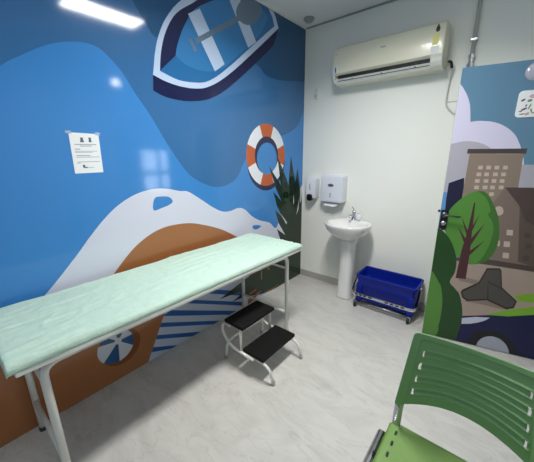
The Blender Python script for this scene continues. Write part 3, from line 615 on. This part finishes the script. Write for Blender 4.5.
t = thing('soap_dispenser', 'narrow white wall soap dispenser with a black push button', 'dispenser', (.185, 0, .99))
bm = nb(); loft(bm, [slab(0.100, 0.230, 1.0, 1.235, .002), slab(0.100, 0.230, .998, 1.235, -.06), slab(0.103, 0.227, 1.0, 1.228, -.09), slab(0.112, 0.218, 1.01, 1.215, -.10, .014)])
hs = obj('housing', bm, M['plastic'], t, 'auto')
bm = nb(); box(bm, .160, .168, -.102, -.095, 1.095, 1.165, .002); obj('sight_slot', bm, M['ink'], hs)
bm = nb()
loft(bm, [slab(0.130, 0.200, .975, 1.05, -.085, .025), slab(0.130, 0.200, .975, 1.05, -.108, .025), slab(0.138, 0.192, .985, 1.042, -.115, .02)]); obj('push_button', bm, M['black'], t, 'auto')
bm = nb(); tube(bm, [(.165, -.07, 1.0), (.165, -.07, .972)], .009, 10); obj('nozzle', bm, M['black'], t, True)

# ------------------------------------------------------------------ mop bucket
t = thing('mop_bucket', 'rectangular blue mop bucket on small black wheels beside the sink', 'bucket', (1.115, -.19, 0))
X0, X1, Y0, Y1, ZR = .846, 1.402, -.320, -.03, .342
def rr(x0, x1, y0, y1, z, r=.03, n=4):
    o = []
    for a0, ax, ay in ((0, x1-r, y1-r), (PI/2, x0+r, y1-r), (PI, x0+r, y0+r), (1.5*PI, x1-r, y0+r)):
        for k in range(n+1): a = a0+PI/2*k/n; o.append(Vector((ax+r*math.cos(a), ay+r*math.sin(a), z)))
    return o
def ins(d, z, r=.03): return rr(X0+d, X1-d, Y0+d, Y1-d, z, r)
bm = nb()
loft(bm, [ins(.04, .075), ins(.034, .24), ins(.018, .243), ins(.012, .315), ins(.001, .318), ins(0, .322), ins(.0, ZR-.003), ins(.004, ZR), ins(.012, ZR), ins(.016, ZR-.004), ins(.03, .12), ins(.045, .095)], True, True)
tb = obj('tub', bm, M['blue'], t, 'auto')
for x in (X0+.012, X1-.068):
    for y in (Y0+.014, Y1-.058):
        bm = nb(); box(bm, x, x+.056, y, y+.044, .058, .25, .006); obj('corner_leg', bm, M['blue'], t)
bm = nb(); box(bm, X0+.07, X1-.07, Y0+.03, Y0+.037, .13, .235, .003); obj('front_panel', bm, M['blue'], tb)
bm = nb()
path = fillet([(X0-.012, -.19, .310), (X0-.02, Y0-.028, .152), (X1+.02, Y0-.028, .152), (X1+.012, -.19, .310)], .05, 8)
tube(bm, path, .0155, 10, ry=.004, up=(0, 0, 1), fixed=True)
hn = obj('carry_handle', bm, M['chrome'], t, 'auto')
for k in (0, 1, 2, 3.4, 7.4, 8.6, 9.8, 11):
    x = X0+.04+k*.0385; bm = nb(); prism(bm, [(-.015, -.0065), (.015, -.0065), (.015, .0065), (-.015, .0065)], .0005, (x, Y0-.0322, .152), (1, 0, 0), (0, 0, 1), (0, -1, 0)); obj('handle_hole', bm, M['black'], hn)
for x in (X0-.008, X1+.008):
    bm = nb(); lathe(bm, [(.001, -.010), (.012, -.010), (.012, .010), (.001, .010)], (x, -.19, .303), 'x', 16); obj('pivot', bm, M['steel'], t, True)
bm = nb()
for y in (Y0+.025, Y1-.025): tube(bm, [(X0+.04, y, .05), (X1-.04, y, .05)], .010, 12)
for x in (X0+.035, X1-.035): tube(bm, [(x, Y0+.03, .055), (x, Y1-.03, .055)], .010, 12)
obj('base_frame', bm, M['steel'], t, True)
for x in (X0+.022, X1-.04):
    for y in (Y0-.004, Y1-.02):
        bm = nb(); lathe(bm, [(.001, -.011), (.022, -.011), (.028, -.007), (.028, .007), (.022, .011), (.001, .011)], (x, y, .028), 'x', 22); w = obj('caster_wheel', bm, M['black'], t, True)
        bm = nb(); box(bm, x-.016, x-.012, y-.012, y+.02, .02, .064, .001); box(bm, x+.012, x+.016, y-.012, y+.02, .02, .064, .001); box(bm, x-.016, x+.016, y-.006, y+.024, .058, .066, .002); obj('caster_fork', bm, M['steel'], w)

# ------------------------------------------------------------------ air conditioner
t = thing('air_conditioner', 'cream wall mounted split air conditioner high on the back wall', 'air conditioner', (.885, 0, 2.1))
ax0, ax1 = .434, 1.328
def acsec(x, d=0):
    p = [(0, 2.11), (0, 2.425), (-.06, 2.43), (-.15, 2.425), (-.185, 2.405), (-.198, 2.37), (-.207, 2.26), (-.205, 2.200), (-.187, 2.188), (-.185, 2.186), (-.15, 2.18), (-.15, 2.142), (-.13, 2.122), (-.08, 2.115)]
    return [Vector((x, y*(1-d)+(-.1)*d, z*(1-d)+2.27*d)) for y, z in p]
bm = nb(); loft(bm, [acsec(ax0, .05), acsec(ax0+.004, .012), acsec(ax0+.014), acsec(ax1-.014), acsec(ax1-.004, .012), acsec(ax1, .05)])
ac = obj('casing', bm, M['acshell'], t, 'auto')
bm = nb(); box(bm, ax0+.045, ax1-.085, -.176, -.15, 2.135, 2.186); ds = obj('air_outlet', bm, M['darkslot'], t)
for k in range(3): x = ax0+.18+k*.26; bm = nb(); box(bm, x, x+.012, -.182, -.176, 2.14, 2.184); obj('louver_fin', bm, M['black'], ds)
bm = nb()
prism(bm, [(-.187, 2.150), (-.182, 2.154), (-.130, 2.122), (-.13, 2.112), (-.155, 2.118)], ax1-ax0-.10, (ax0+.02, 0, 0), (0, 1, 0), (0, 0, 1), (1, 0, 0)); obj('flap', bm, M['acwhite'], t)
bm = nb(); prism(bm, [(-.204, 2.2), (-.194, 2.18), (-.19, 2.155), (-.17, 2.128), (-.10, 2.112), (-.05, 2.114), (-.05, 2.19)], .078, (ax1-.082, 0, 0), (0, 1, 0), (0, 0, 1), (1, 0, 0)); obj('end_cap', bm, M['acwhite'], t); bm = nb()
prism(bm, [(-.204, 2.2), (-.194, 2.18), (-.19, 2.155), (-.17, 2.128), (-.10, 2.112), (-.05, 2.114), (-.05, 2.19)], .018, (ax0+.003, 0, 0), (0, 1, 0), (0, 0, 1), (1, 0, 0)); obj('end_cap', bm, M['acwhite'], t)
def onface(x0, x1, z0, z1):   # stickers on the sloping front face
    f = lambda z: -.198-.009*(2.37-z)/.11-.0008 if z > 2.26 else -.2078
    b = nb(); vs = [(x0, f(z0), z0), (x1, f(z0), z0), (x1, f(z1), z1), (x0, f(z1), z1)]
    a = [b.verts.new(v) for v in vs]; c = [b.verts.new((v[0], v[1]+.002, v[2])) for v in vs]
    b.faces.new(a); b.faces.new(c[::-1])
    for k in range(4): b.faces.new((a[k], c[k], c[(k+1) % 4], a[(k+1) % 4]))
    bmesh.ops.recalc_face_normals(b, faces=b.faces); return b
obj('energy_label', onface(ax1-.078, ax1-.038, 2.262, 2.335), M['yellow'], t)
lb = obj('side_label', onface(ax0+.016, ax0+.050, 2.202, 2.258), M['paper'], t)
obj('label_print', onface(ax0+.026, ax0+.040, 2.205, 2.228).copy() if False else (lambda b: ([setattr(v, 'co', v.co+Vector((0, -.0005, 0))) for v in b.verts], b)[1])(onface(ax0+.026, ax0+.040, 2.205, 2.25)), M['labelblue'], lb)
obj('brand_plate', onface(.865, .905, 2.328, 2.336), M['softink'], t)
obj('clear_label', onface(ax1-.085, ax1-.03, 2.212, 2.255), M['paper'], t)
obj('corner_mark', onface(ax0+.03, ax0+.04, 2.352, 2.358), M['softink'], t)
bm = nb()
q = [(.018*math.cos(a)*(1 if math.sin(a) < .3 else .75), .020*math.sin(a)) for a in [2*PI*k/20 for k in range(20)]]
q = [(0, .034), (.007, .018), (.013, .004), (.0145, -.008), (.010, -.018), (0, -.022), (-.010, -.018), (-.0145, -.008), (-.013, .004), (-.007, .018)]
prism(bm, q, .002, (ax1-.052, -.2005, 2.368), (1, 0, 0), (0, .09, 1), (0, -1, 0)); obj('drop_emblem', bm, M['black'], t)
bm = nb(); tube(bm, catmull([(1.345, -.06, 2.14), (1.362, -.05, 2.15), (1.372, -.04, 2.10), (1.366, -.02, 2.04), (1.362, -.012, 1.95), (1.364, -.012, 1.87), (1.385, -.012, 1.83), (1.43, -.012, 1.79), (1.47, -.012, 1.78)], 8), .006, 8)
o = obj('power_cable', bm, M['cable'], None, True); tag(o, 'thin pale cable hanging from the right end of the air conditioner', 'cable')
bm = nb(); tube(bm, catmull([(1.345, -.07, 2.165), (1.366, -.06, 2.16), (1.374, -.05, 2.12)], 6), .010, 8); obj('black_sleeve', bm, M['black'], o, True)
bm = nb(); box(bm, 1.362, 1.445, -.006, 0, 1.879, 1.886, .002); obj('cable_clip', bm, M['cable'], o)

# conduit
t = thing('conduit_pipe', 'grey metal conduit pipe running up the back wall behind the door', 'pipe', (1.49, 0, 2.1))
bm = nb(); tube(bm, [(1.488, -.024, 2.19), (1.488, -.024, CZ-.001)], .0125, 12); obj('pipe', bm, M['pipe'], t, True)
bm = nb(); lathe(bm, [(.001, 2.10), (.022, 2.10), (.024, 2.11), (.024, 2.135), (.016, 2.14), (.016, 2.17), (.021, 2.172), (.021, 2.195), (.013, 2.198), (.001, 2.198)], (1.488, -.026, 0), seg=8); obj('fitting', bm, M['steel'], t, 'auto')
bm = nb(); box(bm, 1.466, 1.510, -.0405, 0, 2.285, 2.305, .003); obj('clamp', bm, M['steel'], t)
bm = nb(); tube(bm, [(1.488, -.024, .02), (1.488, -.024, 2.10)], .010, 10); obj('lower_pipe', bm, M['pipe'], t, True)

bm = nb(); box(bm, .136, .178, -.02, 0, 2.045, 2.145, .005)
t = obj('wall_sensor', bm, M['acwhite'], None); tag(t, 'tiny white sensor box high on the wall near the corner', 'sensor')
bm = nb(); box(bm, .150, .164, -.0215, -.019, 2.062, 2.08, .001); obj('button', bm, M['softink'], t)

t = thing('ceiling_detector', 'small round grey detector on the ceiling near the corner', 'detector', (.148, -.179, CZ))
bm = nb(); lathe(bm, [(.001, 0), (.05, 0), (.052, -.008), (.046, -.018), (.034, -.022), (.001, -.022)], (.148, -.179, CZ)); obj('detector_base', bm, M['trimgrey'], t, True)
bm = nb(); lathe(bm, [(.001, -.02), (.034, -.02), (.032, -.032), (.001, -.034)], (.148, -.179, CZ)); obj('detector_face', bm, M['greyplastic'], t, True)

# ------------------------------------------------------------------ paper notice taped on the mural
t = thing('paper_notice', 'white printed paper notice taped to the blue mural', 'notice', (.002, -2.23, 1.40))
def pw(y, z, d=.002): return (d, y, z)
K = [(-2.306, 1.400), (-2.160, 1.400), (-2.155, 1.613), (-2.303, 1.617)]
bm = nb(); a = [bm.verts.new(pw(*k, .0018)) for i, k in enumerate(K)]; c = [bm.verts.new(pw(*k, .0002)) for i, k in enumerate(K)]
bm.faces.new(a); bm.faces.new(c[::-1])
for k in range(4): bm.faces.new((a[k], c[k], c[(k+1) % 4], a[(k+1) % 4]))
bmesh.ops.recalc_face_normals(bm, faces=bm.faces); obj('sheet', bm, M['paper'], t)
def ink(rows, m, nm):
    b = nb()
    for y0, y1, z0, z1 in rows:
        box(b, .0016, .0022, y0, y1, z0, z1)
    obj(nm, b, m, t)
for rows in ([(-2.252, -2.238, 1.574, 1.592), (-2.255, -2.235, 1.567, 1.575)], [(-2.210, -2.198, 1.573, 1.593), (-2.212, -2.196, 1.568, 1.574)], [(-2.260, -2.238, 1.428, 1.434), (-2.262, -2.25, 1.433, 1.446)]): ink(rows, M['ink'], 'emblem_print')
ink([(-2.285, -2.175, 1.553, 1.557), (-2.26, -2.20, 1.545, 1.549), (-2.288, -2.26, 1.528, 1.532), (-2.288, -2.175, 1.518, 1.5205), (-2.288, -2.20, 1.512, 1.5145), (-2.285, -2.215, 1.494, 1.498), (-2.285, -2.168, 1.486, 1.489), (-2.286, -2.172, 1.46, 1.463), (-2.286, -2.27, 1.454, 1.457), (-2.236, -2.205, 1.429, 1.4315)], M['softink'], 'text_print')
bm = nb(); box(bm, .0022, .0028, -2.318, -2.290, 1.611, 1.626, mtx=None); obj('tape', bm, M['tape'], t)
bm = nb(); box(bm, .0022, .0028, -2.172, -2.145, 1.607, 1.622); obj('tape', bm, M['tape'], t)

# ------------------------------------------------------------------ green chair
t = thing('stacking_chair', 'green plastic chair with slotted backrest and chrome frame in the foreground', 'chair', (1.857, -2.06, 0))
xc = 1.857
def backshell():
    bm = nb(); NU, NV = 150, 130; G = []
    for j in range(NV+1):
        row = []
        for i in range(NU+1):
            s = -1+2*i/NU; v = j/NV
            hw = .212-.028*v
            zt = .846+.022*s*s; zb = .588-.048*s*s*(1.15-.15*s*s)
            # rounded corners
            ca = max(0, abs(s)-.91)/.09
            zt -= .012*ca**2.6; zb += .012*ca**2.6
            z = zb+(zt-zb)*v
            y = -1.805+.03*v - .052*s*s
            # raised border, recessed field with ribs
            fld = 1 if abs(s) < .86 and -.1 < v < .925 else 0
            y += .005*fld
            for q in range(4):
                vc = .745-.183*q
                d = abs(v-vc)
                if abs(s) < .74+.006*q and d < .03: y += .003
                if abs(s) < .80+.006*q: y -= .0055*math.exp(-((d-.042)/.013)**2)
            row.append(bm.verts.new((xc+hw*s, y, z)))
        G.append(row)
    for j in range(NV):
        for i in range(NU):
            s = -1+2*(i+.5)/NU; v = (j+.5)/NV; hole = False
            for q in range(4):
                if abs(abs(s)-(.765+.006*q)) < .023 and abs(v-(.745-.183*q)) < .050: hole = True
            if not hole: bm.faces.new((G[j][i], G[j][i+1], G[j+1][i+1], G[j+1][i]))
    return bm
bk = obj('backrest', backshell(), M['chairgreen'], t, True)
sd = bk.modifiers.new('s', 'SOLIDIFY'); sd.thickness = .004; sd.offset = -1
def seatshell():
    bm = nb(); NU, NV = 40, 40; G = []
    for j in range(NV+1):
        row = []
        for i in range(NU+1):
            s = -1+2*i/NU; v = j/NV
            hw = .221
            c = max(0, abs(s)-.9)/.1
            y = -1.838-.42*v+(-.012*c**2 if v < .1 else 0)
            z = .447-.010*(1-s*s)*math.sin(v*PI)-.05*max(0, v-.82)**2/.0324*.6-.006*c**2
            row.append(bm.verts.new((xc+hw*s, y, z)))
        G.append(row)
    for j in range(NV):
        for i in range(NU): bm.faces.new((G[j][i], G[j+1][i], G[j+1][i+1], G[j][i+1]))
    return bm
se = obj('seat', seatshell(), M['seatgreen'], t, True)
sd = se.modifiers.new('s', 'SOLIDIFY'); sd.thickness = .014; sd.offset = -1
for sx in (-1, 1):
    for y in (-1.886, -1.937, -1.989):
        bm = nb(); loft(bm, [superell(xc+sx*.188, y, .0042, .0105, .4452, 16, 3), superell(xc+sx*.188, y, .0042, .0105, .4478, 16, 3)]); obj('vent_slot', bm, M['black'], se)
for sx in (-1, 1):
    x = xc+sx*.234
    bm = nb(); tube(bm, fillet([(x, -1.893, .420), (x, -2.23, .420), (x, -2.275, .30), (x, -2.28, .02)], .05, 6), .011, 14, ry=.0185, up=(0, 0, 1)); obj('side_rail', bm, M['chrome'], t, True)
    bm = nb(); box(bm, x-.012, x+.012, -1.895, -1.888, .411, .429, .003); obj('end_plug', bm, M['greyplastic'], t)
    bm = nb(); tube(bm, fillet([(x, -2.12, .42), (x, -2.10, .20), (x, -2.05, .02)], .08, 5), .009, 12, ry=.013); lg = obj('rear_leg', bm, M['chrome'], t, True)
    for y in (-2.28, -2.05):
        bm = nb(); lathe(bm, [(.001, 0), (.018, 0), (.018, .024), (.001, .024)], (x, y, 0), seg=16); obj('rubber_foot', bm, M['black'], lg, True)
    bm = nb(); tube(bm, fillet([(xc+sx*.2, -2.0, .42), (xc+sx*.2, -1.850, .42), (xc+sx*.199, -1.836, .54), (xc+sx*.192, -1.822, .64)], .03, 6), .005, 12, ry=.0155, up=(0, 0, 1)); br = obj('back_bracket', bm, M['steel'], t, True)
    bm = nb(); lathe(bm, [(.001, -.004), (.005, -.004), (.005, .004), (.001, .004)], (xc+sx*.199, -1.844, .53), 'y', 12); obj('screw', bm, M['steel'], br)
    bm = nb(); tube(bm, [(x, -2.0, .424), (xc+sx*.15, -2.0, .424)], .010, 10); obj('seat_bracket', bm, M['black'], t, True)

# ------------------------------------------------------------------ lamps
def fixture(x, y, label, w=.24, l=.62, en=14, m='lampon'):
    t = thing('ceiling_light', label, 'light', (x, y, CZ), None)
    bm = nb()
    for a, b, c, d in ((x-w/2-.015, x+w/2+.015, y-l/2-.015, y-l/2), (x-w/2-.015, x+w/2+.015, y+l/2, y+l/2+.015), (x-w/2-.015, x-w/2, y-l/2, y+l/2), (x+w/2, x+w/2+.015, y-l/2, y+l/2)):
        box(bm, a, b, c, d, CZ-.035, CZ, .002)
    obj('light_frame', bm, M['trimwhite'], t)
    bm = nb(); box(bm, x-w/2, x+w/2, y-l/2, y+l/2, CZ-.03, CZ-.018); obj('diffuser', bm, M[m], t)
    ld = bpy.data.lights.new('panel', 'AREA'); ld.shape = 'RECTANGLE'; ld.size = w; ld.size_y = l; ld.energy = en; ld.spread = math.radians(150); ld.color = (1, .985, .96)
    lo = bpy.data.objects.new('panel_lamp', ld); C.objects.link(lo); lo.location = (x, y, CZ-.034)
fixture(1.12, -1.52, 'bright rectangular ceiling light mirrored at the top of the mural')
fixture(1.12, -3.15, 'added dim fill panel on the ceiling nearer the front wall', en=1.5, m='lampdim')  # added fill panel to brighten the floor near the camera, not a known fixture
t = thing('emergency_lamp', 'small emergency lamp on the wall above the doorway', 'light', (XR, -.95, 2.42))
bm = nb(); box(bm, XR-.05, XR+.002, -1.03, -.87, 2.36, 2.46, .006); obj('lamp_case', bm, M['acwhite'], t)
bm = nb(); lathe(bm, [(.001, 0), (.04, 0), (.036, -.016), (.001, -.022)], (XR-.05, -.95, 2.415), 'x', 22); obj('lamp_lens', bm, M['lampsmall'], t, True)
t = thing('corridor_light', 'round ceiling light in the corridor beyond the doorway', 'light', (3.3, -.4, CZ))
bm = nb(); lathe(bm, [(.001, 0), (.13, 0), (.13, -.02), (.10, -.03), (.001, -.032)], (3.3, -.4, CZ)); obj('diffuser', bm, M['lampdim'], t, True)

# ------------------------------------------------------------------ world and camera
w = bpy.data.worlds.new('w'); S.world = w; w.use_nodes = True
bg = w.node_tree.nodes['Background']; bg.inputs[0].default_value = (.8, .9, 1, 1); bg.inputs[1].default_value = 4.0
cam = bpy.data.cameras.new('camera'); co = bpy.data.objects.new('camera', cam); C.objects.link(co)
yaw, pitch, roll, fpx = -6.96294204e-01, 2.67955828e-01, -1.02474183e-02, 284.375
cam.sensor_fit = 'HORIZONTAL'; cam.sensor_width = 36; cam.lens = fpx/534*36; cam.clip_start = .02
fw = Vector((math.sin(yaw)*math.cos(pitch), math.cos(yaw)*math.cos(pitch), -math.sin(pitch)))
rt = Vector((math.cos(yaw), -math.sin(yaw), 0)); up = rt.cross(fw)
r2 = rt*math.cos(roll)+up*math.sin(roll); u2 = up*math.cos(roll)-rt*math.sin(roll)
co.matrix_world = Matrix(((r2.x, u2.x, -fw.x, 1.840), (r2.y, u2.y, -fw.y, -2.858), (r2.z, u2.z, -fw.z, 1.5), (0, 0, 0, 1)))
S.camera = co
S.view_settings.view_transform = 'Standard'; S.view_settings.look = 'None'; S.view_settings.gamma = 1; S.view_settings.exposure = 1.28
